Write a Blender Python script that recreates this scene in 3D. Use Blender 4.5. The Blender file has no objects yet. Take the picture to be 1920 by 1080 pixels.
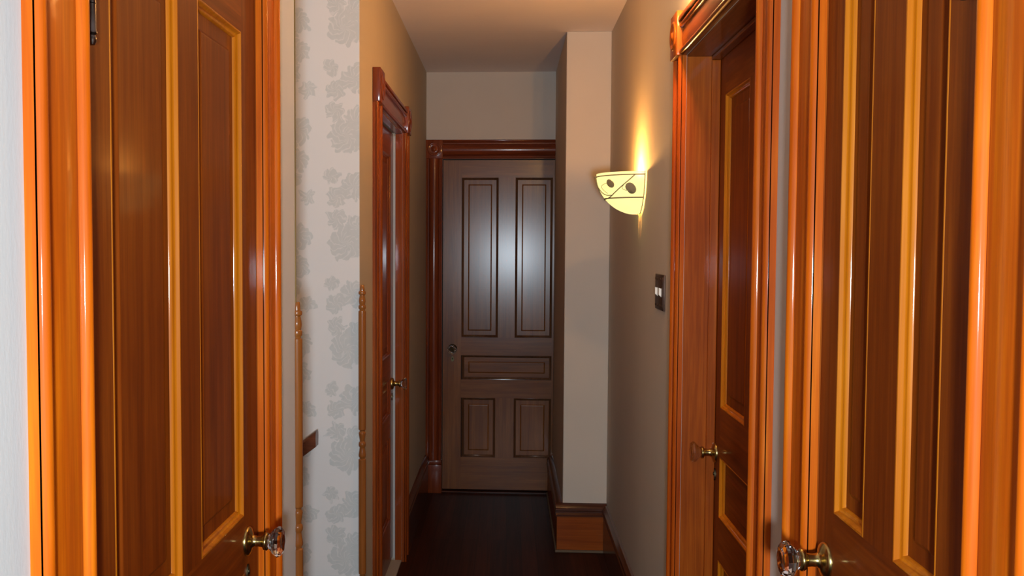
import bpy, bmesh, math
from mathutils import Vector, Matrix
PI = math.pi
sc = bpy.context.scene
COL = sc.collection

# ------------------------------------------------------------------ helpers
def link(name, me, mat=None, parent=None, loc=(0, 0, 0), rotz=0.0, smooth=False):
    o = bpy.data.objects.new(name, me)
    COL.objects.link(o)
    if mat is not None and me is not None:
        for m in (mat if isinstance(mat, (list, tuple)) else [mat]):
            me.materials.append(m)
    if parent: o.parent = parent
    o.location = loc
    o.rotation_euler = (0, 0, rotz)
    if smooth and me:
        for p in me.polygons: p.use_smooth = True
    return o

def obj(name, bm, mat, parent=None, loc=(0, 0, 0), rotz=0.0, smooth=False, auto=None):
    bmesh.ops.recalc_face_normals(bm, faces=bm.faces[:])
    me = bpy.data.meshes.new(name)
    if auto is not None:
        for e in bm.edges:
            if len(e.link_faces) == 2:
                e.smooth = e.calc_face_angle(0) < math.radians(auto)
            else:
                e.smooth = False
        smooth = True
    bm.to_mesh(me); bm.free()
    return link(name, me, mat, parent, loc, rotz, smooth)

def empty(name, loc, rotz=0.0, parent=None):
    o = bpy.data.objects.new(name, None)
    COL.objects.link(o)
    o.location = loc; o.rotation_euler = (0, 0, rotz)
    o.empty_display_size = .05
    if parent: o.parent = parent
    return o

def tag(o, label=None, cat=None, group=None, kind=None):
    if label: o['label'] = label
    if cat: o['category'] = cat
    if group: o['group'] = group
    if kind: o['kind'] = kind
    return o

def box(bm, x0, x1, y0, y1, z0, z1, bev=0.0, mi=0):
    v = [bm.verts.new(p) for p in ((x0,y0,z0),(x1,y0,z0),(x1,y1,z0),(x0,y1,z0),(x0,y0,z1),(x1,y0,z1),(x1,y1,z1),(x0,y1,z1))]
    fs = [bm.faces.new([v[i] for i in q]) for q in ((0,3,2,1),(4,5,6,7),(0,1,5,4),(1,2,6,5),(2,3,7,6),(3,0,4,7))]
    for f in fs: f.material_index = mi
    if bev > 0:
        es = list({e for f in fs for e in f.edges})
        bmesh.ops.bevel(bm, geom=es, offset=bev, segments=2, profile=.5, affect='EDGES')
    return fs

def prism(bm, prof, axis, a0, a1, place):
    """extrude closed 2-D profile; place(u, v, a) -> 3-D point"""
    A = [bm.verts.new(place(u, v, a0)) for u, v in prof]
    B = [bm.verts.new(place(u, v, a1)) for u, v in prof]
    n = len(prof)
    for i in range(n):
        j = (i + 1) % n
        bm.faces.new((A[i], A[j], B[j], B[i]))
    bm.faces.new(A[::-1]); bm.faces.new(B)

def lathe(bm, prof, n=32, M=None, phase=0.0):
    """prof: list of (radius, height) along +z, M places it"""
    M = M or Matrix()
    rings = []
    for r, h in prof:
        if r < 1e-6:
            rings.append([bm.verts.new(M @ Vector((0, 0, h)))])
        else:
            rings.append([bm.verts.new(M @ Vector((r*math.cos(phase+2*PI*k/n), r*math.sin(phase+2*PI*k/n), h))) for k in range(n)])
    for a, b in zip(rings, rings[1:]):
        if len(a) == 1 and len(b) == 1: continue
        for k in range(n):
            l = (k + 1) % n
            if len(a) == 1: bm.faces.new((a[0], b[k], b[l]))
            elif len(b) == 1: bm.faces.new((a[k], a[l], b[0]))
            else: bm.faces.new((a[k], a[l], b[l], b[k]))
    if len(rings[0]) > 1: bm.faces.new(rings[0][::-1])
    if len(rings[-1]) > 1: bm.faces.new(rings[-1])

def tube(bm, pts, r, n=8):
    pts = [Vector(p) for p in pts]
    rings = []
    up = Vector((0, 0, 1))
    for i, p in enumerate(pts):
        t = (pts[min(i+1, len(pts)-1)] - pts[max(i-1, 0)]).normalized()
        s = t.cross(up)
        if s.length < .05: s = t.cross(Vector((1, 0, 0)))
        s.normalize(); w = s.cross(t).normalized()
        rr = r[i] if isinstance(r, (list, tuple)) else r
        rings.append([bm.verts.new(p + rr*(math.cos(2*PI*k/n)*s + math.sin(2*PI*k/n)*w)) for k in range(n)])
    for a, b in zip(rings, rings[1:]):
        for k in range(n):
            l = (k+1) % n
            bm.faces.new((a[k], a[l], b[l], b[k]))
    bm.faces.new(rings[0][::-1]); bm.faces.new(rings[-1])

def ball(bm, c, r, sx=1, sy=1, sz=1):
    res = bmesh.ops.create_uvsphere(bm, u_segments=14, v_segments=9, radius=r)
    for v in res['verts']:
        v.co = Vector((v.co.x*sx, v.co.y*sy, v.co.z*sz)) + Vector(c)

OUT = Matrix.Rotation(PI/2, 4, 'X')       # lathe axis +z -> local -y (out of the wall)

# ------------------------------------------------------------------ materials
def srgb(r, g, b):
    f = lambda c: (c/255/12.92) if c/255 <= .04045 else ((c/255+.055)/1.055)**2.4
    return (f(r), f(g), f(b), 1)

class N:
    def __init__(s, name):
        s.m = bpy.data.materials.new(name); s.m.use_nodes = True
        s.t = s.m.node_tree; s.n = s.t.nodes; s.l = s.t.links
        s.b = s.n['Principled BSDF']
    def add(s, typ, **kw):
        q = s.n.new(typ)
        for k, v in kw.items(): setattr(q, k, v)
        return q
    def link(s, a, b): s.l.new(a, b)
    def math(s, op, a, b=None, clamp=False):
        q = s.n.new('ShaderNodeMath'); q.operation = op; q.use_clamp = clamp
        for i, x in enumerate((a, b)):
            if x is None: continue
            if hasattr(x, 'type') and not isinstance(x, (int, float)): s.link(x, q.inputs[i])
            else: q.inputs[i].default_value = x
        return q.outputs[0]
    def mix(s, f, a, b):
        q = s.n.new('ShaderNodeMix'); q.data_type = 'RGBA'
        for i, x in ((0, f), (6, a), (7, b)):
            if hasattr(x, 'is_output'): s.link(x, q.inputs[i])
            else: q.inputs[i].default_value = x
        return q.outputs[2]
    def ramp(s, f, stops):
        q = s.n.new('ShaderNodeValToRGB')
        e = q.color_ramp.elements
        while len(e) < len(stops): e.new(.5)
        for k, (p, c) in enumerate(stops):
            e[k].position = p; e[k].color = c if len(c) == 4 else (*c, 1)
        s.link(f, q.inputs[0]); return q.outputs[0]
    def noise(s, vec, scale, detail=3, rough=.5, dist=0):
        q = s.n.new('ShaderNodeTexNoise')
        q.inputs['Scale'].default_value = scale; q.inputs['Detail'].default_value = detail
        q.inputs['Roughness'].default_value = rough; q.inputs['Distortion'].default_value = dist
        s.link(vec, q.inputs['Vector']); return q.outputs['Fac']
    def coords(s, scale=(1, 1, 1), kind='Object'):
        tc = s.n.new('ShaderNodeTexCoord'); mp = s.n.new('ShaderNodeMapping')
        mp.inputs['Scale'].default_value = scale
        s.link(tc.outputs[kind], mp.inputs['Vector']); return mp.outputs['Vector']
    def bump(s, h, strength, dist):
        q = s.n.new('ShaderNodeBump'); q.inputs['Strength'].default_value = strength; q.inputs['Distance'].default_value = dist
        s.link(h, q.inputs['Height']); s.link(q.outputs[0], s.b.inputs['Normal'])

def wood(name, dark, mid, light, axis='z', rough=.38, coat=.5, coat_rough=.12, bump=.08):
    s = N(name)
    sc3 = {'z': (1, 1, .035), 'x': (.035, 1, 1), 'y': (1, .035, 1)}[axis]
    v = s.coords(sc3)
    g = s.noise(v, 46, 5, .6, .6)
    fine = s.noise(v, 220, 2, .5)
    sc4 = {'z': (1, 1, .3), 'x': (.3, 1, 1), 'y': (1, .3, 1)}[axis]
    blotch = s.noise(s.coords(sc4), 5.5, 3, .55)
    f = s.math('ADD', s.math('MULTIPLY', g, .62), s.math('MULTIPLY', blotch, .5))
    c = s.ramp(f, [(.36, dark), (.55, mid), (.74, light)])
    c = s.mix(s.ramp(fine, [(.42, (.25, .25, .25)), (.6, (0, 0, 0))]), c, dark)
    s.link(c, s.b.inputs['Base Color'])
    s.b.inputs['Roughness'].default_value = rough
    s.b.inputs['Coat Weight'].default_value = coat
    s.b.inputs['Specular IOR Level'].default_value = .1
    s.b.inputs['Coat Roughness'].default_value = coat_rough
    wob = s.noise(s.coords((1, 1, 1)), 38, 2, .5)
    s.bump(s.math('ADD', s.math('MULTIPLY', fine, .4), s.math('MULTIPLY', wob, .6)), bump, .002)
    return s.m

CD, CM, CL = (.34, .048, .0012, 1), (.55, .097, .002, 1), (.71, .175, .004, 1)
DD, DM, DL = (.105, .016, .001, 1), (.195, .034, .0015, 1), (.275, .060, .003, 1)
FD, FM, FL = (.10, .028, .006, 1), (.19, .060, .010, 1), (.27, .096, .020, 1)
casing_z = wood('casing_wood_upright', CD, CM, CL, 'z', rough=.5, coat=.22, coat_rough=.08, bump=.05)
casing_x = wood('casing_wood_level', CD, CM, CL, 'x', rough=.5, coat=.22, coat_rough=.08, bump=.05)
casing2_z = wood('hall_casing_wood_upright', (.26, .034, .0015, 1), (.46, .076, .003, 1), (.60, .140, .005, 1), 'z', rough=.5, coat=.2, coat_rough=.08, bump=.05)
casing2_x = wood('hall_casing_wood_level', (.26, .034, .0015, 1), (.46, .076, .003, 1), (.60, .140, .005, 1), 'x', rough=.5, coat=.2, coat_rough=.08, bump=.05)
redor_z = wood('red_orange_wood_upright', (.13, .020, .002, 1), (.25, .045, .004, 1), (.35, .08, .008, 1), 'z', rough=.5, coat=.2, coat_rough=.1)
door_z = wood('door_wood_upright', DD, DM, DL, 'z', rough=.55, coat=.16, coat_rough=.10)
door_x = wood('door_wood_level', DD, DM, DL, 'x', rough=.55, coat=.16, coat_rough=.10)
mould_z = wood('moulding_wood', (.34, .075, .002, 1), (.48, .130, .003, 1), (.58, .18, .006, 1), 'z', rough=.45, coat=.35, coat_rough=.08)
faded_z = wood('faded_door_wood_upright', FD, FM, FL, 'z', rough=.40, coat=.7, coat_rough=.21)
faded_x = wood('faded_door_wood_level', FD, FM, FL, 'x', rough=.40, coat=.7, coat_rough=.21)
faded_m = wood('faded_moulding_wood', (.06, .022, .009, 1), (.11, .045, .018, 1), (.16, .07, .03, 1), 'z', rough=.4, coat=.4)
red_z = wood('red_brown_wood_upright', (.10, .016, .004, 1), (.19, .036, .010, 1), (.27, .06, .018, 1), 'z')
red_x = wood('red_brown_wood_level', (.10, .016, .004, 1), (.19, .036, .010, 1), (.27, .06, .018, 1), 'x')
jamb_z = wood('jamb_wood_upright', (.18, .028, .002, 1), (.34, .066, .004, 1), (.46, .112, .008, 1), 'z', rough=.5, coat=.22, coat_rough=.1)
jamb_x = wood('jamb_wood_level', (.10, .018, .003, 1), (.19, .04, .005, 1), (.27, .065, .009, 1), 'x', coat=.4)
base_y = wood('baseboard_wood', (.05, .012, .005, 1), (.085, .022, .009, 1), (.12, .032, .012, 1), 'y')
base_x = wood('plinth_wood', (.17, .032, .004, 1), (.27, .056, .006, 1), (.36, .085, .010, 1), 'x', coat=.2)
cap_x = wood('dark_cap_wood', (.05, .014, .007, 1), (.085, .026, .013, 1), (.12, .04, .02, 1), 'x')
guard_m = wood('corner_guard_wood', (.19, .052, .009, 1), (.28, .086, .016, 1), (.36, .125, .026, 1), 'z')
strip_m = wood('olive_seam_strip', (.13, .075, .02, 1), (.22, .135, .04, 1), (.30, .19, .06, 1), 'z')
rail_m = wood('handrail_wood', (.07, .02, .009, 1), (.12, .034, .015, 1), (.17, .05, .022, 1), 'x')

def floor_mat():
    s = N('dark_floor_boards')
    v = s.coords((1, .03, 1))
    g = s.noise(v, 60, 4, .6, .4)
    br = s.add('ShaderNodeTexBrick')
    br.offset = .37
    br.inputs['Color1'].default_value = (.35, .35, .35, 1); br.inputs['Color2'].default_value = (.9, .9, .9, 1)
    br.inputs['Mortar'].default_value = (0, 0, 0, 1)
    br.inputs['Scale'].default_value = 1; br.inputs['Mortar Size'].default_value = .0012
    br.inputs['Brick Width'].default_value = 2.4; br.inputs['Row Height'].default_value = .075
    mp = s.add('ShaderNodeMapping'); mp.inputs['Rotation'].default_value = (0, 0, PI/2)
    tc = s.add('ShaderNodeTexCoord'); s.link(tc.outputs['Object'], mp.inputs['Vector']); s.link(mp.outputs[0], br.inputs['Vector'])
    c = s.ramp(g, [(.3, (.034, .007, .003)), (.6, (.066, .016, .006)), (.8, (.100, .028, .011))])
    q = s.add('ShaderNodeMix'); q.data_type = 'RGBA'; q.blend_type = 'MULTIPLY'; q.inputs[0].default_value = .75
    s.link(c, q.inputs[6]); s.link(br.outputs['Color'], q.inputs[7])
    s.link(q.outputs[2], s.b.inputs['Base Color'])
    s.b.inputs['Roughness'].default_value = .42
    s.b.inputs['Specular IOR Level'].default_value = .1
    s.bump(s.math('ADD', g, br.outputs['Fac']), .12, .002)
    return s.m
floor_m = floor_mat()

def plaster(name, col, var=.05, weave=True, rough=.85):
    s = N(name)
    a = s.noise(s.coords((1, 1, 1)), 3.2, 3, .5)
    lo = tuple(c*(1-var) for c in col[:3]) + (1,); hi = tuple(min(1, c*(1+var)) for c in col[:3]) + (1,)
    s.link(s.mix(a, lo, hi), s.b.inputs['Base Color'])
    s.b.inputs['Roughness'].default_value = rough
    s.b.inputs['Specular IOR Level'].default_value = .25
    h = s.noise(s.coords((1, 1, .35) if weave else (1, 1, 1)), 170 if weave else 90, 3, .6)
    s.bump(h, .12, .002)
    return s.m
WALL = (.62, .615, .595, 1)
wall_m = plaster('woven_wallpaper', WALL)
tan_m = plaster('tan_wallpaper', (.47, .40, .31, 1))
right_m = plaster('beige_wallpaper', (.58, .515, .43, 1))
pier_m = plaster('pier_wallpaper', (.64, .56, .47, 1))
far_m = plaster('far_wall_paint', (.60, .525, .45, 1), weave=False)
ceil_m = plaster('ceiling_paint', (.84, .75, .72, 1), weave=False)
white_m = plaster('white_gap_light', (.52, .51, .50, 1), weave=False, rough=.5)  # white base colour stands in for light from the room beyond
sill_m = plaster('pale_threshold', (.38, .32, .26, 1), weave=False, rough=.6)
shoe_m = plaster('dusty_shoe_strip', (.16, .11, .07, 1), weave=False)
dark_m = plaster('unlit_room_dark', (.03, .02, .015, 1), weave=False)  # near-black colour paints the darkness of unlit rooms

def damask():
    s = N('damask_wallpaper')
    tc = s.add('ShaderNodeTexCoord')
    # warp the pattern coordinates a little so the outlines read as leaves
    wn = s.add('ShaderNodeTexNoise'); wn.inputs['Scale'].default_value = 26; wn.inputs['Detail'].default_value = 2
    s.link(tc.outputs['Object'], wn.inputs['Vector'])
    sub = s.add('ShaderNodeVectorMath', operation='SUBTRACT'); sub.inputs[1].default_value = (.5, .5, .5)
    s.link(wn.outputs['Color'], sub.inputs[0])
    scl = s.add('ShaderNodeVectorMath', operation='SCALE'); scl.inputs['Scale'].default_value = .045
    s.link(sub.outputs[0], scl.inputs[0])
    ad = s.add('ShaderNodeVectorMath', operation='ADD')
    s.link(tc.outputs['Object'], ad.inputs[0]); s.link(scl.outputs[0], ad.inputs[1])
    sep = s.add('ShaderNodeSeparateXYZ'); s.link(ad.outputs[0], sep.inputs[0])
    X, Z = sep.outputs['X'], sep.outputs['Z']
    PW, PH = .32, .36
    col = s.math('FLOOR', s.math('DIVIDE', X, PW))
    half = s.math('MULTIPLY', s.math('MODULO', s.math('ABSOLUTE', col), 2.0), PH/2)
    u = s.math('SUBTRACT', X, s.math('MULTIPLY', col, PW))
    zz = s.math('ADD', s.math('ADD', Z, 3.6), half)
    w = s.math('MODULO', zz, PH)
    total = None
    #        cx    cz   r   lobes amp phase
    for cx, cz, r, n, a, ph in ((.095, .085, .062, 11, .09, .3), (.165, .075, .048, 9, .10, 1.1), (.130, .140, .040, 8, .12, 2.0),
                                (.215, .120, .046, 10, .10, .2), (.255, .185, .038, 8, .12, .9), (.060, .165, .034, 7, .14, 1.7),
                                (.195, .255, .060, 11, .09, .5), (.120, .275, .046, 9, .11, 2.2), (.255, .285, .044, 9, .11, 1.4),
                                (.060, .240, .034, 7, .14, .8), (.285, .060, .028, 6, .16, .4), (.045, .310, .026, 6, .16, 1.0)):
        dx = s.math('SUBTRACT', u, cx); dz = s.math('SUBTRACT', w, cz)
        d = s.math('SQRT', s.math('ADD', s.math('MULTIPLY', dx, dx), s.math('MULTIPLY', dz, dz)))
        th = s.math('ARCTAN2', dz, dx)
        rr = s.math('MULTIPLY', s.math('ADD', s.math('MULTIPLY', s.math('ABSOLUTE', s.math('SINE', s.math('ADD', s.math('MULTIPLY', th, n/2), ph))), 2*a), 1-a), r*.95)
        inside = s.math('MULTIPLY', s.math('SUBTRACT', rr, d), 420, True)
        # veins: lighter curved strokes inside each leaf
        vein = s.math('GREATER_THAN', s.math('SINE', s.math('ADD', s.math('MULTIPLY', th, n), s.math('MULTIPLY', d, 260))), .82)
        m = s.math('MULTIPLY', inside, s.math('SUBTRACT', 1.0, s.math('MULTIPLY', vein, .55)))
        total = m if total is None else s.math('MAXIMUM', total, m)
    mott = s.noise(tc.outputs['Object'], 60, 2, .5)
    f = s.math('MULTIPLY', total, s.math('ADD', s.math('MULTIPLY', mott, .5), .65), True)
    s.link(s.mix(f, (.71, .67, .64, 1), (.555, .55, .525, 1)), s.b.inputs['Base Color'])
    s.b.inputs['Roughness'].default_value = .7
    s.b.inputs['Specular IOR Level'].default_value = .25
    s.bump(f, .12, .001)
    return s.m
damask_m = damask()

def metal(name, col, rough, metallic=1.0, var=.3):
    s = N(name)
    a = s.noise(s.coords(), 90, 3, .6)
    lo = tuple(c*(1-var) for c in col[:3]) + (1,)
    s.link(s.mix(a, lo, col), s.b.inputs['Base Color'])
    s.b.inputs['Metallic'].default_value = metallic
    s.b.inputs['Roughness'].default_value = rough
    return s.m
brass_m = metal('aged_brass', (.50, .36, .13, 1), .24)
dark_brass_m = metal('dark_brass', (.10, .075, .04, 1), .35)
bronze_m = metal('dark_bronze', (.11, .06, .04, 1), .42, .5)
iron_m = metal('brown_wrought_iron', (.36, .27, .14, 1), .55, .0)
pewter_m = metal('pewter_hinge', (.16, .13, .12, 1), .3)
ivory_m = plaster('ivory_plastic', (.72, .68, .60, 1), weave=False, rough=.4)

def glass():
    s = N('clear_cut_glass')
    n = s.noise(s.coords(), 20, 1)
    s.link(s.mix(n, (.92, .94, .96, 1), (1, 1, 1, 1)), s.b.inputs['Base Color'])
    s.b.inputs['Transmission Weight'].default_value = 1
    s.b.inputs['Roughness'].default_value = .02
    s.b.inputs['IOR'].default_value = 1.52
    return s.m
glass_m = glass()

def lampglass(name, strength, a=(1, .80, .26), b=(1, .86, .34)):
    s = N(name)
    n = s.noise(s.coords(), 14, 2)
    c = s.mix(n, (*a, 1), (*b, 1))
    s.link(s.mix(n, (.35, .27, .10, 1), (.4, .32, .13, 1)), s.b.inputs['Base Color'])
    s.link(c, s.b.inputs['Emission Color'])
    s.b.inputs['Emission Strength'].default_value = strength
    s.b.inputs['Roughness'].default_value = .3
    return s.m

# ------------------------------------------------------------------ the setting
XL, XR, ZC, YF, YB = -.5, .497, 2.562, 5.72, -1.9
T = .14

def wall_x(name, x0, x1, holes, y0, y1, mat):
    """side wall slab from y0 to y1 with door holes [(ya, yb, ztop)]"""
    bm = bmesh.new()
    y = y0
    for a, b, zt in sorted(holes):
        box(bm, x0, x1, y, a, 0, ZC)
        if zt < ZC: box(bm, x0, x1, a, b, zt, ZC)
        y = b
    box(bm, x0, x1, y, y1, 0, ZC)
    return tag(obj(name, bm, mat), kind='structure')

SN, SF = 2.187, 3.147              # stair opening in the left wall
wall_x('wall_left', XL-T, XL, [(1.060, 1.856, 2.056), (SN, 9, 9)][:1], YB, SN, wall_m)
wall_x('wall_left_far', XL-T, XL, [(3.57, 4.43, 2.045)], SF+.0052, YF, tan_m)
wall_x('wall_right', XR, XR+T, [(.9985, 1.5295, 2.1245), (1.876, 2.70, 2.055)], YB, YF, right_m)
bm = bmesh.new()
box(bm, XL, -.403, YF, YF+T, 0, ZC); box(bm, -.403, .286, YF, YF+T, 2.042, ZC); box(bm, .286, XR, YF, YF+T, 0, ZC)
tag(obj('wall_far', bm, far_m), kind='structure')
bm = bmesh.new(); box(bm, -2.4, .8, YB-T, YB, 0, ZC)
tag(obj('wall_back', bm, wall_m), kind='structure')
PX, PY = .279, 4.66
bm = bmesh.new(); box(bm, PX, XR, PY, YF, 0, ZC, .004)
tag(obj('wall_pier', bm, pier_m), kind='structure')
bm = bmesh.new(); box(bm, -.5, .8, YB, 6.0, -.05, 0); box(bm, -.66, -.5, YB, SN, -.05, 0); box(bm, -.8, -.5, SF, 6.0, -.05, 0)
tag(obj('floor', bm, floor_m), kind='structure')
bm = bmesh.new(); box(bm, -2.4, .8, YB, 6.0, ZC, ZC+.06)
tag(obj('ceiling', bm, ceil_m), kind='structure')
# stairwell beyond the opening in the left wall
bm = bmesh.new(); box(bm, -2.3, XL, SF, SF+.005, -1.6, ZC)
wp = tag(obj('wall_stair_far', bm, damask_m), kind='structure')
bm = bmesh.new(); box(bm, -2.3, XL-T, SN-.12, SN, -1.6, ZC)
tag(obj('wall_stair_near', bm, wall_m), kind='structure')
bm = bmesh.new(); box(bm, -2.4, -2.3, SN-.12, SF+.12, -1.6, ZC)
tag(obj('wall_stair_end', bm, wall_m), kind='structure')
bm = bmesh.new()
for k in range(7):
    x = -.5 - .25*k
    box(bm, x-.25, x+.02 if k else x, SN, SF, -.19*(k+1)-.04, -.19*(k+1))
    box(bm, x-.02, x, SN, SF, -.19*(k+1), -.19*k-.051 if k == 0 else -.19*k-.04)
tag(obj('floor_stairs', bm, floor_m), kind='structure')

# near-black backs painted in place of the unlit rooms and closets behind the doors
def backing(name, x0, x1, y0, y1, z1):
    bm = bmesh.new(); box(bm, x0, x1, y0, y1, 0, z1)
    tag(obj(name, bm, dark_m), kind='structure')
backing('dark_back_closet_left', XL-T-.03, XL-T-.001, 1.0, 1.9, 2.1)
backing('dark_back_closet_right', XR+T+.001, XR+T+.03, .95, 1.57, 2.2)
backing('dark_back_room_right', XR+T+.001, XR+T+.03, 1.8, 2.75, 2.1)
backing('dark_back_room_left', XL-T-.03, XL-T-.001, 3.5, 4.5, 2.1)
bm = bmesh.new(); box(bm, -.45, .33, YF+T+.001, YF+T+.03, 0, 2.1)
tag(obj('dark_back_room_far', bm, dark_m), kind='structure')

# ------------------------------------------------------------------ doors
def door_leaf(bm, w, h, panels, th=.036):
    """boards between the panel holes; upright = slot 0, level = slot 1"""
    rows = sorted({(p[2], p[3]) for p in panels})
    xa = min(p[0] for p in panels); xb = max(p[1] for p in panels)
    box(bm, 0, xa, 0, th, 0, h); box(bm, xb, w, 0, th, 0, h)
    z = 0
    for z0, z1 in rows:
        box(bm, xa, xb, 0, th, z, z0, mi=1)
        ps = sorted(p for p in panels if p[2] == z0)
        for a, b in zip(ps, ps[1:]):
            box(bm, a[1], b[0], 0, th, z0, z1)
        z = z1
    box(bm, xa, xb, 0, th, z, h, mi=1)

def rings(bm, rect, loops, cap0=False, cap1=True):
    x0, x1, z0, z1 = rect
    prev = None
    for o, d in loops:
        q = [bm.verts.new(p) for p in ((x0+o, d, z0+o), (x1-o, d, z0+o), (x1-o, d, z1-o), (x0+o, d, z1-o))]
        if prev:
            for i in range(4):
                j = (i+1) % 4
                bm.faces.new((prev[i], prev[j], q[j], q[i]))
        elif cap0: bm.faces.new(q)
        prev = q
    if cap1: bm.faces.new(prev)

def knob(parent, x, z, face, metal_=None, plate=False, scale=1.0, hang=.0):
    metal_ = metal_ or brass_m
    k = empty('knob', (x, face, z), 0, parent)
    bm = bmesh.new()
    lathe(bm, [(.0285, 0), (.0285, .003), (.026, .006), (.018, .009), (.0125, .011), (.0105, .016), (.0098, .022), (.0105, .028),
               (.0105, .029), (.0125, .032), (.0160, .0335), (.0172, .036), (.0172, .039), (.0150, .041), (.012, .042)], 28, OUT)
    obj('knob_shank', bm, metal_, k, auto=50)['label'] = 'aged brass shank and rose'
    bm = bmesh.new()
    lathe(bm, [(.0115, .0415), (.0145, .043), (.0175, .0465), (.0240, .052), (.0280, .0565), (.0295, .0605), (.0280, .065), (.0230, .0695), (.0145, .071), (.0, .0705)], 12, OUT, .13)
    obj('glass_knob', bm, glass_m, k)['label'] = 'clear faceted glass knob'
    bm = bmesh.new()
    prof = []
    for i in range(24):
        a = 2*PI*i/24
        prof.append((.0085*math.sin(a)*(1-.25*math.cos(a)), -.062+.017*math.cos(a)))
    prism(bm, prof, 'y', 0, -.003, lambda u, v, a: (u, a, v))
    ball(bm, (0, -.003, -.060), .0035, 1, .8, 1.6)
    obj('keyhole_cover', bm, dark_brass_m, k, auto=40)
    return k

def hinge(parent, x, z, face):
    bm = bmesh.new()
    M = Matrix.Translation((x, face-.0085, z))
    r = .0062
    prof = [(0, -.064), (.004, -.0635), (.0062, -.059), (.0062, -.055), (.0045, -.052), (.0072, -.050), (.0072, -.048), (r, -.047)]
    prof += [(r, -.016), (r-.0012, -.0155), (r, -.015), (r, .015), (r-.0012, .0155), (r, .016)]
    prof += [(a, -b) for a, b in prof[:8]][::-1]
    lathe(bm, prof, 16, M)
    box(bm, x-.022 if x < .2 else x, x if x < .2 else x+.022, face-.0024, face, z-.045, z+.045)
    box(bm, x-.0012, x+.0012, face-.008, face-.001, z-.045, z+.045)
    obj('hinge', bm, pewter_m, parent, auto=45)['label'] = 'dark pewter hinge with a ball tip'

def door(name, label, loc, rotz, w, h, panels, knob_at, mats, mould, hinges=None, knob_metal=None, field=True):
    """local x along the door, +y into the wall, face at y = 0"""
    d = tag(empty(name, loc, rotz), label, 'door', kind='structure')
    bm = bmesh.new(); door_leaf(bm, w, h, panels)
    obj('door_leaf', bm, list(mats), d)
    for p in panels:
        bm = bmesh.new()
        # flat margin, stepped field, closed at the back
        fm = min(.040, (p[1]-p[0])*.3)
        loops = [(.0142, .0135), (fm, .0135), (fm+.002, .0122), (fm+.006, .0095), (fm+.0075, .0092)] if field else [(.0142, .0135), (fm, .0135)]
        rings(bm, p, [(.0142, .030)]+loops, cap0=True)
        o = obj('panel', bm, mats[0] if (p[3]-p[2]) > (p[1]-p[0]) else mats[1], d)
        bm = bmesh.new()
        rings(bm, p, [(.0, .030), (.0, .0008), (.0006, -.0002), (.0020, -.0007), (.0038, -.0002), (.0046, .0012), (.0060, .0042), (.0085, .0070), (.0105, .0076),
                      (.0120, .0086), (.0134, .0115), (.0142, .0135), (.0142, .030)], cap0=False, cap1=False)
        obj('moulding', bm, mould, o, auto=35)
    if knob_at: knob(d, knob_at[0], knob_at[1], 0, knob_metal)
    for hx, hz in (hinges or []): hinge(d, hx, hz, 0)
    return d

def five(xs, zs):
    """two uprights above, one level panel, two uprights below"""
    (a, b), (c, e) = xs
    t, m, l = zs
    return [(a, b, *t), (c, e, *t), (a, e, *m), (a, b, *l), (c, e, *l)]

R90 = PI/2
# left, nearest: face at XL, x runs away from the camera
door('door_1', 'orange-brown panelled door at far left with the glass knob low on its far edge',
     (XL-.001, 1.068, .012), R90, .780, 2.032,
     five([(.097, .345), (.435, .684)], [(.988, 1.905), (.70, .878), (.21, .60)]), (.704, .934), (door_z, door_x), mould_z,
     hinges=[(.0275, 1.806), (.0275, .25)])
# right, nearest: narrow closet door, x runs towards the camera
door('door_2', 'narrow orange-brown panelled door at far right with two slim tall panels',
     (XR+.001, 1.519, .05), -R90, .511, 2.06,
     five([(.071, .190), (.291, .412)], [(1.063, 1.96), (.76, .95), (.25, .65)]), (.042, .981), (door_z, door_x), mould_z,
     hinges=[(.462, 1.800), (.462, .3)])
# right, second: recessed behind a deep jamb
door('door_3', 'panelled door set deep in its jamb beside the switch plate on the right wall',
     (.590, 2.694, .03), -R90, .812, 2.018,
     five([(.066, .33), (.43, .746)], [(1.041, 1.905), (.735, .905), (.20, .615)]), (.012, .905), (door_z, door_x), mould_z)
# left, second
door('door_4', 'dark panelled door recessed in the left wall past the corner guard',
     (-.544, 3.574, .03), R90, .850, 2.01,
     five([(.10, .37), (.48, .76)], [(.98, 1.90), (.70, .87), (.20, .60)]), (.822, .835), (red_z, red_x), red_z)
# end of the hall
door('door_5', 'faded brown panelled door closing the end of the hall',
     (-.397, YF+.012, .018), 0, .6755, 2.017,
     [(.113, .337, .939, 1.912), (.439, .665, .939, 1.912), (.117, .665, .679, .829), (.117, .324, .200, .567), (.436, .665, .200, .567)],
     (.060, .868), (faded_z, faded_x), faded_m, knob_metal=dark_brass_m)

# ------------------------------------------------------------------ door casings
def casing_profile(w, t0=.012, bead=.0225, bulge=.0205):
    p = [(0, 0), (0, .014)]
    def beadpts(c, r, h, s=1):
        return [(c - s*r*math.cos(a), h - r + r*math.sin(a)*1.0 if False else t0 + (h-t0)*math.sin(a)) for a in [PI*k/8 for k in range(0, 9)]]
    r = .0085
    p += [(u, v) for u, v in beadpts(r, r, bead)]
    p += [(2*r+.001, t0-.001), (2*r+.0035, t0-.001)]
    a0 = 2*r+.0035; a1 = w-a0
    n = 14
    for k in range(n+1):
        u = a0 + (a1-a0)*k/n
        p.append((u, t0 + (bulge-t0)*math.sin(PI*k/n)**.75))
    p += [(w-2*r-.0035, t0-.001), (w-2*r-.001, t0-.001)]
    p += beadpts(w-r, r, bead)
    p += [(w, .014), (w, 0)]
    out = []
    for q in p:
        if not out or abs(q[0]-out[-1][0])+abs(q[1]-out[-1][1]) > 1e-5: out.append(q)
    return out

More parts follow.
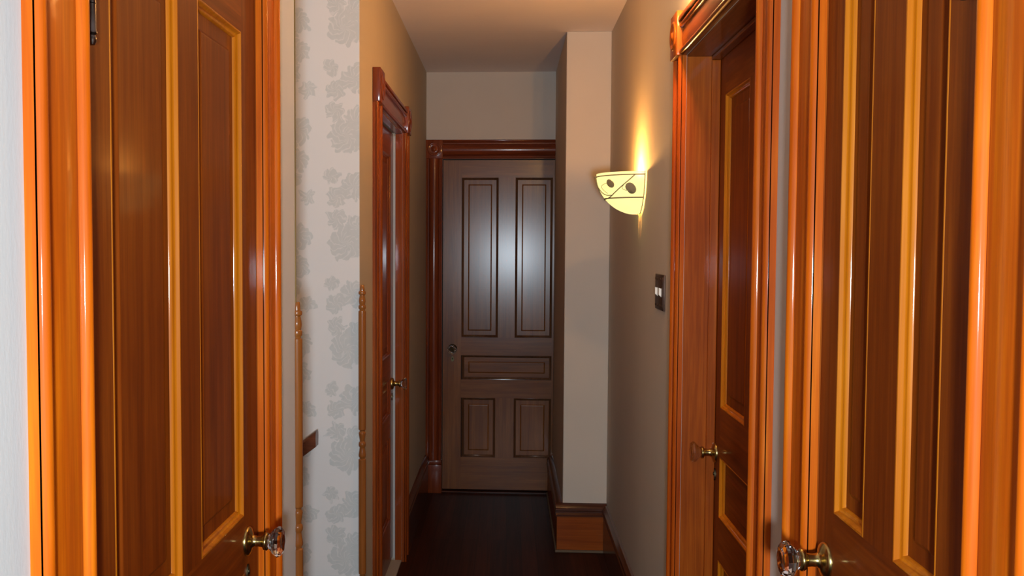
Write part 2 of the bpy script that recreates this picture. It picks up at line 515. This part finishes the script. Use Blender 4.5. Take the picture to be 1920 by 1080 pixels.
def roll_profile(w):
    # one fat half-round between two thin fillets
    p = [(0, 0), (0, .016), (.007, .018), (.010, .014), (.016, .014)]
    a, b = .016, w-.020
    for k in range(1, 16):
        p.append(((a+b)/2-(b-a)/2*math.cos(PI*k/16), .014+(b-a)*.40*math.sin(PI*k/16)))
    p += [(b, .014), (b+.004, .012), (b+.006, .017), (w-.007, .018), (w-.004, .012), (w, .012), (w, 0)]
    return p

def corner_block(parent, x, z, w, h, t, mat, name='corner_block', boss=True, ears=0.0):
    bm = bmesh.new()
    box(bm, x, x+w, -t, 0, z, z+h, .003)
    o = obj(name, bm, mat, parent, auto=40)
    if boss:
        r = min(w, h)*.40
        bm = bmesh.new()
        lathe(bm, [(r, -.001), (r, .002), (r*.93, .0045), (r*.82, .004), (r*.70, .0015), (r*.45, .0008), (r*.30, .003), (r*.22, .006), (r*.1, .0075), (0, .008)], 28,
              Matrix.Translation((x+w/2, -t, z+h/2)) @ OUT)
        obj('bullseye', bm, mat, o, auto=50)
    return o

def casing(name, label, loc, rotz, w_open, z_open, cw, depth, mats, jamb=True, stop=None, block=.03, bh=.125, left=True, right=True,
           bulge=.0146, head_to=None, plinth=0.0, block_w=None, roll=False, bead=.0225, head_drop=.020, head_mats=None, jambs=None):
    t = tag(empty(name, loc, rotz), label, 'door casing', kind='structure')
    mz, mx = mats
    bz, bx = head_mats or mats
    jm = jambs or (jamb_z, jamb_x)
    prof = roll_profile(cw) if roll else casing_profile(cw, bulge=bulge, bead=bead)
    bw = block_w or cw+.006
    for side, on in ((-1, left), (1, right)):
        if not on: continue
        x0 = -cw if side < 0 else w_open
        bm = bmesh.new()
        prism(bm, prof, 'z', plinth, z_open, (lambda u, v, a: (x0+u, -v, a)) if side < 0 else (lambda u, v, a: (x0+cw-u, -v, a)))
        obj('side_casing', bm, mz, t, auto=32)
        corner_block(t, (-bw+.003 if side < 0 else w_open-.003), z_open, bw, bh, block, bz)
        if plinth:
            bm = bmesh.new()
            xx = -cw-.002 if side < 0 else w_open-.002
            box(bm, xx, xx+cw+.004, -.030, 0, 0, plinth-.03, .002)
            box(bm, xx, xx+cw+.004, -.034, 0, plinth-.03, plinth, .006)
            obj('plinth_block', bm, mz, t, auto=40)
    # head between the blocks
    hx0 = .003 if left else 0.0
    hx1 = w_open-.003 if right else (head_to or w_open)
    hh = bh-head_drop
    hp = roll_profile(hh-.008)  if roll else casing_profile(hh-.014, bulge=bulge, bead=bead)
    cap = .008 if roll else .012
    bm = bmesh.new()
    prism(bm, hp, 'x', hx0, hx1, (lambda u, v, a: (a, -v, z_open+hh-cap-.0005-u)) if roll else (lambda u, v, a: (a, -v, z_open+.001+u)))
    box(bm, hx0, hx1, -.026, 0, z_open+hh-cap, z_open+hh, .002)
    obj('head_casing', bm, bx, t, auto=32)
    if jamb == 'out':
        for x0, x1 in ((-.0055, -.0002), (w_open+.0002, w_open+.0055)):
            bm = bmesh.new(); box(bm, x0, x1, .0005, depth, 0, z_open-.0005, 0)
            obj('jamb', bm, jm[0], t)
        bm = bmesh.new(); box(bm, -.0055, w_open+.0055, .0005, depth, z_open+.0002, z_open+.0055, 0)
        obj('head_jamb', bm, jm[1], t)
    elif jamb:
        for x0, x1 in ((-.0, .004), (w_open-.004, w_open)):
            bm = bmesh.new(); box(bm, x0, x1, .0005, depth, 0, z_open-.0045, 0)
            if stop:
                s0 = x1 if x0 < .01 else x0-.011
                box(bm, s0+.0002, s0+.0108, stop[0], stop[1], 0, z_open-.016, .002)
            obj('jamb', bm, jm[0], t)
        bm = bmesh.new(); box(bm, 0, w_open, .0005, depth, z_open-.004, z_open, 0)
        if stop: box(bm, .0045, w_open-.0045, stop[0], stop[1], z_open-.0155, z_open-.0045, .002)
        obj('head_jamb', bm, jm[1], t)
    return t

casing('trim_1', 'varnished orange casing round the nearest left door', (XL, 1.066, 0), R90, .784, 2.05, .117, .139, (casing_z, casing_x), jamb='out')
casing('trim_2', 'varnished orange casing round the nearest right door', (XR, 1.523, 0), -R90, .518, 2.118, .119, .139, (casing_z, casing_x), jamb='out')
casing('trim_3', 'orange casing and deep jamb of the door beside the switch plate', (XR, 2.700, 0), -R90, .824, 2.055, .096, .139, (casing2_z, casing2_x),
       stop=(.068, .092), head_mats=(jamb_z, jamb_x))
casing('trim_4', 'red-brown casing with corner blocks round the recessed left door', (XL, 3.570, 0), R90, .860, 2.045, .118, .0325, (redor_z, jamb_x), jamb=True, jambs=(redor_z, red_x), head_mats=(red_z, red_x))
casing('trim_5', 'dark red-brown casing with a bullseye corner block round the end door', (-.401, YF, 0), 0, .680, 2.041, .098, .0, (red_z, red_x), jamb=False,
       right=False, head_to=.680, roll=True, bh=.114, plinth=.205, block_w=.103, head_drop=0)

# white strip standing in for the lit door gap, and the pale sill
bm = bmesh.new(); box(bm, XL-.043, XL-.0335, 4.4265, 4.430, .02, 2.03)
tag(obj('trim_6', bm, white_m), 'white strip standing in for light through the recessed left door gap', 'door frame', kind='structure')
bm = bmesh.new(); box(bm, XL-.10, XL-.002, 3.575, 4.425, 0, .012, .003)
tag(obj('trim_7', bm, sill_m), 'pale threshold under the recessed left door', 'threshold', kind='structure')
bm = bmesh.new(); box(bm, -.40, .278, YF+.004, YF+.06, 0, .005)
tag(obj('trim_8', bm, cap_x), 'dark threshold under the end door', 'threshold', kind='structure')

# ------------------------------------------------------------------ baseboards
BP = [(0, 0), (.019, 0), (.019, .185), (.024, .188), (.026, .194), (.022, .200), (.022, .206), (.025, .211), (.024, .220), (.016, .227), (.010, .235), (0, .238)]
def baseboard(name, label, mat, runs):
    bm = bmesh.new()
    for kind, at, a0, a1, sgn in runs:
        if kind == 'x': prism(bm, BP, 'y', a0, a1, lambda u, v, a: (at+sgn*u, a, v))
        else: prism(bm, BP, 'x', a0, a1, lambda u, v, a: (a, at+sgn*u, v))
    o = obj(name, bm, mat, auto=30); tag(o, label, 'baseboard', kind='structure'); return o
baseboard('baseboard_left', 'dark baseboard along the left wall', base_y, [('x', XL, 4.557, YF-.040, 1), ('x', XL, 3.175, 3.445, 1), ('x', XL, 1.975, 2.16, 1), ('x', XL, YB, .945, 1)])
baseboard('baseboard_right', 'dark baseboard along the right wall', base_y, [('x', XR, 2.803, PY-.033, -1), ('x', XR, YB, .875, -1), ('x', XR, 1.652, 1.760, -1)])
# pier plinth: orange board, dark moulded cap, thin pale shoe line
pb = tag(empty('baseboard_pier', (PX, PY, 0)), 'orange plinth with a dark moulded cap at the foot of the pier', 'baseboard', kind='structure')
bm = bmesh.new()
box(bm, -.030, XR-PX-.0015, -.030, -.0005, .012, .180, .0015); box(bm, -.030, -.0005, -.0005, YF-PY-.004, .012, .180, .0015)
obj('plinth_board', bm, base_x, pb)
bm = bmesh.new()
CP = [(0, .1802), (.036, .1802), (.037, .190), (.031, .197), (.031, .204), (.035, .209), (.035, .217), (.026, .222), (.022, .229), (.014, .236), (0, .240)]
prism(bm, [(u, v) for u, v in CP], 'x', -.036, XR-PX-.0015, lambda u, v, a: (a, -u-.0004, v))
prism(bm, [(u, v) for u, v in CP], 'y', -.0004, YF-PY-.004, lambda u, v, a: (-u-.0004, a, v))
obj('plinth_cap', bm, cap_x, pb, auto=30)['label'] = 'dark moulded cap'
bm = bmesh.new(); box(bm, -.038, XR-PX-.0015, -.040, -.0005, 0, .012, .003); box(bm, -.038, -.0005, -.0005, YF-PY-.004, 0, .012, .003)
obj('shoe_strip', bm, shoe_m, pb)

# ------------------------------------------------------------------ turned corner guards
def guard_profile():
    R = .0128
    P = [(0, 0), (R, 0), (R, .03)]
    def beads(z, up):     # turned group centred at z
        return [(R, z-.060), (R*.99, z-.052), (R*.70, z-.049), (R*.70, z-.046), (R*.95, z-.042), (R*.98, z-.036), (R*.84, z-.024), (R*.72, z-.014), (R*.70, z-.010),
                (R*.92, z-.006), (R*.97, z), (R*.92, z+.006), (R*.66, z+.010), (R*.70, z+.016), (R*.86, z+.028), (R*.95, z+.036), (R*.90, z+.041), (R*.70, z+.044), (R*.70, z+.047), (R*.99, z+.051), (R, z+.058)]
    P += beads(.35, 1) + beads(.845, 1)
    top = 1.385
    P += [(R, top-.095), (R*.98, top-.088), (R*.72, top-.086), (R*.72, top-.083), (R*.96, top-.079), (R*.98, top-.074), (R*.94, top-.069), (R*.72, top-.067), (R*.80, top-.063),
          (R*.90, top-.055), (R*.82, top-.045), (R*.66, top-.036), (R*.66, top-.034), (R*.94, top-.031), (R*.98, top-.027), (R*.92, top-.022), (R*.64, top-.020), (R*.62, top-.010), (R*.55, top-.002), (R*.42, top), (0, top)]
    return P
def guard(name, label, x, y, quad):
    bm = bmesh.new()
    lathe(bm, guard_profile(), 28)
    o = obj('corner_guard', bm, guard_m, loc=(x, y, 0), auto=40)
    tag(o, label, 'corner guard', 'turned wooden guards on the stair opening corners')
    return o
guard('g', 'turned wooden corner guard on the wall corner next to the nearest left door', XL+.0025, SN+.006, 0)
guard('g', 'turned wooden corner guard between the damask wallpaper and the recessed left door', XL+.0105, SF-.010, 0)

bm = bmesh.new(); box(bm, XL-.004, XL+.0025, SN-.0025, SN+.0015, 1.383, ZC-.001, .0008)  # narrow strip drawn for the wallpaper seam at the corner
tag(obj('trim_9', bm, strip_m), 'thin olive wallpaper seam running up the wall corner above the corner guard', 'corner strip', kind='structure')
# handrail running down the stair along the damask wall
hr = tag(empty('handrail', (-.635, SF-.055, .873)), 'end of a dark wooden handrail sloping down along the damask wallpaper', 'handrail')
bm = bmesh.new()
sl = math.tan(math.radians(37))
HP = [(-.020, -.026), (-.022, -.010), (-.0235, .004), (-.021, .018), (-.012, .0255), (0, .0275), (.012, .0255), (.021, .018), (.0235, .004), (.022, -.010), (.020, -.026)]
A = [bm.verts.new((0, u, v)) for u, v in HP]; B = [bm.verts.new((-1.55, u, v-1.55*sl)) for u, v in HP]
for i in range(len(HP)):
    j = (i+1) % len(HP); bm.faces.new((A[i], A[j], B[j], B[i]))
bm.faces.new(A); bm.faces.new(B[::-1])
obj('rail', bm, rail_m, hr, auto=30)
for xx in (-.30, -1.2):
    bm = bmesh.new()
    z = xx*sl
    tube(bm, [(xx, .054, z-.075), (xx, .03, z-.073), (xx, .008, z-.062), (xx, .0, z-.045), (xx, .0, z-.0262)], .006, 10)
    lathe(bm, [(.020, 0), (.020, .003), (.010, .006)], 18, Matrix.Translation((xx, .0549, z-.075)) @ OUT)
    obj('rail_bracket', bm, dark_brass_m, hr, auto=40)

# ------------------------------------------------------------------ wall sconce
def make_sconce(loc, rotz, label, strength=1.0):
    s = tag(empty('wall_sconce', loc, rotz), label, 'wall lamp')
    R, H, G = .160, .150, .005
    def P(th, z, off=0.0):
        q = max(0.0, 1-((H-z)/(H+.004))**2)
        r = R*math.sqrt(q)+off
        return Vector((r*math.cos(th), -G-r*math.sin(th), z))
    bm = bmesh.new()
    nt, nz = 40, 18
    def shell(off):
        g = []
        for j in range(nz+1):
            z = H*(1-math.cos(PI/2*j/nz))
            g.append([bm.verts.new(P(PI*i/nt, z, off) if j else Vector((0, 0, 0))+P(PI*i/nt, z, off)) for i in range(nt+1)])
        for j in range(nz):
            for i in range(nt):
                bm.faces.new((g[j][i], g[j][i+1], g[j+1][i+1], g[j+1][i]))
        return g
    a = shell(0); b = shell(-.004)
    for i in range(nt):
        bm.faces.new((a[nz][i], a[nz][i+1], b[nz][i+1], b[nz][i])); bm.faces.new((a[0][i], a[0][i+1], b[0][i+1], b[0][i]))
    for j in range(nz):
        bm.faces.new((a[j][0], a[j+1][0], b[j+1][0], b[j][0])); bm.faces.new((a[j][nt], a[j+1][nt], b[j+1][nt], b[j][nt]))
    obj('lamp_shade', bm, shade_m, s, auto=50)['label'] = 'glowing amber glass shade'
    D = math.radians
    bm = bmesh.new(); tube(bm, [P(D(k), .1385, .0015) for k in range(1, 180, 4)], .0021, 8); obj('upper_band', bm, iron_m, s, auto=50)
    bm = bmesh.new(); tube(bm, [P(D(k), .057, .0015) for k in range(1, 180, 4)], .0026, 8); obj('lower_band', bm, iron_m, s, auto=50)
    for e in (0, 180):
        bm = bmesh.new(); tube(bm, [P(D(e), .150*k/16, .0005) + Vector((0, -.001, 0)) for k in range(17)], .0018, 8); obj('edge_band', bm, iron_m, s, auto=50)
    bm = bmesh.new()
    tube(bm, [P(D(95+18*(1-k/14)), .057+.0815*k/14, .0022) for k in range(15)], .0022, 8)
    for k in (0, 14): ball(bm, P(D(95+18*(1-k/14)), .057+.0815*k/14, .004), .0048)
    obj('strap', bm, iron_m, s, auto=50)
    def vine(t0, z0, t1, z1, bow, r=.0018):
        bm = bmesh.new()
        pts = []
        for k in range(19):
            u = k/18
            pts.append(P(D(t0+(t1-t0)*u+bow[0]*math.sin(PI*u)), z0+(z1-z0)*u+bow[1]*math.sin(PI*u), .0018))
        tube(bm, pts, r, 8); obj('vine', bm, iron_m, s, auto=50)
    # long straight-looking stem climbing from the lower knot to the upper band
    stem = [(92, .055), (80, .0555), (69, .057), (62, .060), (54, .066), (49, .072), (42, .081), (37, .089), (28, .105), (20, .121), (13, .138)]
    bm = bmesh.new(); tube(bm, [P(D(a), b, .002) for a, b in stem], .002, 8); obj('vine', bm, iron_m, s, auto=50)
    vine(55, .067, 88, .098, (2, -.010), .0016)
    vine(54, .112, 62, .074, (14, .006), .0009)
    vine(28, .104, 23, .081, (6, -.004), .0009)
    def leaf(t0, z0, ang, size):
        bm = bmesh.new()
        n = 28; out = []
        for k in range(n):
            a = 2*PI*k/n
            rr = size*(.62-.38*math.cos(a))*(1+.10*abs(math.sin(a)))
            u, v = -rr*math.cos(a)-size*.25, rr*math.sin(a)*1.05
            ux = u*math.cos(ang)-v*math.sin(ang); vz = u*math.sin(ang)+v*math.cos(ang)
            out.append((ux, vz))
        F, Bk = [], []
        for ux, vz in out:
            zz = z0+vz; q = max(.2, math.sqrt(max(0, 1-((H-zz)/(H+.004))**2)))
            th = D(t0) - ux/(R*q)
            F.append(bm.verts.new(P(th, zz, .0050))); Bk.append(bm.verts.new(P(th, zz, .0015)))
        q = math.sqrt(max(0, 1-((H-z0)/(H+.004))**2))
        cF = bm.verts.new(P(D(t0), z0, .0068)); cB = bm.verts.new(P(D(t0), z0, .0015))
        for k in range(n):
            l = (k+1) % n
            bm.faces.new((F[k], F[l], cF)); bm.faces.new((Bk[k], cB, Bk[l])); bm.faces.new((F[k], Bk[k], Bk[l], F[l]))
        obj('leaf', bm, iron_m, s, auto=60)['label'] = 'brown iron leaf'
    leaf(49, .110, math.radians(-125), .021)
    leaf(20, .088, math.radians(35), .026)
    leaf(125, .085, math.radians(-100), .0165)
    leaf(150, .105, math.radians(140), .0165)
    bm = bmesh.new(); box(bm, -.045, .045, -.006, 0, .045, .125, .002)
    obj('back_plate', bm, iron_m, s, auto=40)
    bm = bmesh.new()
    lathe(bm, [(0, .05), (.012, .05), (.012, .075), (.008, .08), (.010, .095), (.013, .11), (.010, .122), (.005, .129), (0, .13)], 16, Matrix.Translation((0, -.05, 0)))
    box(bm, -.004, .004, -.05, -.003, .058, .066)
    obj('lamp_holder', bm, bulb_m, s, auto=50)
    return s
shade_m = lampglass('glowing_amber_glass', 1.25)
bulb_m = lampglass('lit_bulb', 3.0)
SY, SZ = 3.60, 1.64
make_sconce((XR, SY, SZ), -R90, 'glowing amber half-bowl wall sconce with iron vine and leaves')

# ------------------------------------------------------------------ switch plate
sw = tag(empty('switch_plate', (XR, 3.115, 1.370)), 'dark bronze switch plate with ivory toggles beside the door casing', 'light switch')
sw.rotation_euler = (0, 0, -R90)
bm = bmesh.new()
box(bm, -.058, .112, -.006, 0, -.058, .058, .0025)
box(bm, -.050, .104, -.0072, -.006, -.050, .050, .001)
for cx in (-.038, .0, .054, .092):
    for cz in (-.043, .043):
        ball(bm, (cx, -.0072, cz), .006, 1, .35, .8)
obj('plate', bm, bronze_m, sw, auto=40)
for k, x in enumerate((-.004, .072)):
    bm = bmesh.new()
    box(bm, x-.006, x+.006, -.0082, -.0072, -.014, .014, .0004)
    prof = [(-.005, -.012), (.005, -.012), (.0045, .013), (-.0045, .013)]
    A = [bm.verts.new((x+u, -.0082, v)) for u, v in prof]; B = [bm.verts.new((x+u*.85, -.0150, .004+v*.9)) for u, v in prof]
    for i in range(4): bm.faces.new((A[i], A[(i+1) % 4], B[(i+1) % 4], B[i]))
    bm.faces.new(A[::-1]); bm.faces.new(B)
    obj('toggle', bm, ivory_m, sw)['label'] = 'ivory toggle'

# ------------------------------------------------------------------ wall lamp above the second right door (outside the frame, its glow shows)
wl = tag(empty('globe_lamp', (XR, 2.50, 2.240)), 'small globe wall lamp above the door beside the switch plate', 'wall lamp')
wl.rotation_euler = (0, 0, -R90)
bm = bmesh.new(); lathe(bm, [(.045, 0), (.045, .006), (.03, .012), (.012, .016), (.010, .022), (.016, .026), (.016, .030)], 24, OUT)
obj('back_plate', bm, dark_brass_m, wl, auto=40)
bm = bmesh.new(); lathe(bm, [(.014, .030), (.020, .035), (.028, .047), (.030, .060), (.027, .074), (.018, .084), (0, .089)], 24, OUT)
obj('lit_globe', bm, lampglass('bright_warm_globe', 380, (1, .52, .16), (1, .55, .18)), wl, smooth=True)
# globe lamp added unseen above the frame to warm the ceiling and walls
cl = tag(empty('added_ceiling_globe', (0, 3.30, ZC)), 'added small glass globe lamp on the hall ceiling, out of view', 'ceiling lamp')
bm = bmesh.new(); lathe(bm, [(.0, -.065), (.018, -.065), (.018, -.03), (.055, -.016), (.06, 0), (0, 0)], 24)
obj('lamp_base', bm, dark_brass_m, cl, auto=40)
bm = bmesh.new(); ball(bm, (0, 0, -.108), .045)
obj('lit_globe', bm, lampglass('warm_ceiling_glass', 20, (1, .43, .09), (1, .46, .11)), cl, smooth=True)

# ------------------------------------------------------------------ lights
def light(name, typ, loc, energy, col, size=.03, rot=None):
    l = bpy.data.lights.new(name, typ); l.energy = energy; l.color = col
    if typ == 'AREA': l.shape = 'DISK'; l.size = size
    else: l.shadow_soft_size = size
    o = bpy.data.objects.new(name, l); COL.objects.link(o); o.location = loc
    if rot: o.rotation_euler = rot
    return o
WARM = (1, .46, .11)
fl = light('flash', 'SPOT', (.055, -.50, 1.40), 222, (.83, .985, 1.11), .07, (PI/2+math.radians(6), 0, 0))
fl.data.spot_size = math.radians(104); fl.data.spot_blend = 1
light('sconce_bulb', 'POINT', (XR-.080, SY, SZ+.139), 11.5, WARM, .012)
light('stair_fill', 'POINT', (-1.5, 2.67, 2.2), 4, (1, .86, .70), .1)  # added fill for the stairwell
w = bpy.data.worlds.new('World'); sc.world = w; w.use_nodes = True
w.node_tree.nodes['Background'].inputs[0].default_value = (.9, .8, .7, 1)
w.node_tree.nodes['Background'].inputs[1].default_value = .01

# ------------------------------------------------------------------ camera
f, cx, cy, VPx, VPy, roll = 1764., 853., 540., 953., 460., .0065
dY = Vector(((VPx-cx)/f, -(VPy-cy)/f, 1)).normalized()      # (right, up, forward)
dZ = Vector((roll, 1, 0)); dZ = (dZ - dY*dY.dot(dZ)).normalized()
dX = dZ.cross(dY)
if dX.x < 0: dX = -dX
M = Matrix(((dX[0], dX[1], -dX[2]), (dY[0], dY[1], -dY[2]), (dZ[0], dZ[1], -dZ[2]))).to_4x4()
cam = bpy.data.cameras.new('camera'); co = bpy.data.objects.new('camera', cam); COL.objects.link(co)
cam.sensor_width = 36; cam.lens = f/1920*36
cam.shift_x = (960-cx)/1920; cam.shift_y = (cy-540)/1920
cam.clip_start = .02
co.matrix_world = Matrix.Translation((0, 0, 1.52)) @ M
sc.camera = co
sc.view_settings.view_transform = 'Standard'; sc.view_settings.look = 'None'
sc.view_settings.exposure = 0.0; sc.view_settings.gamma = 1; sc.view_settings.use_curve_mapping = False
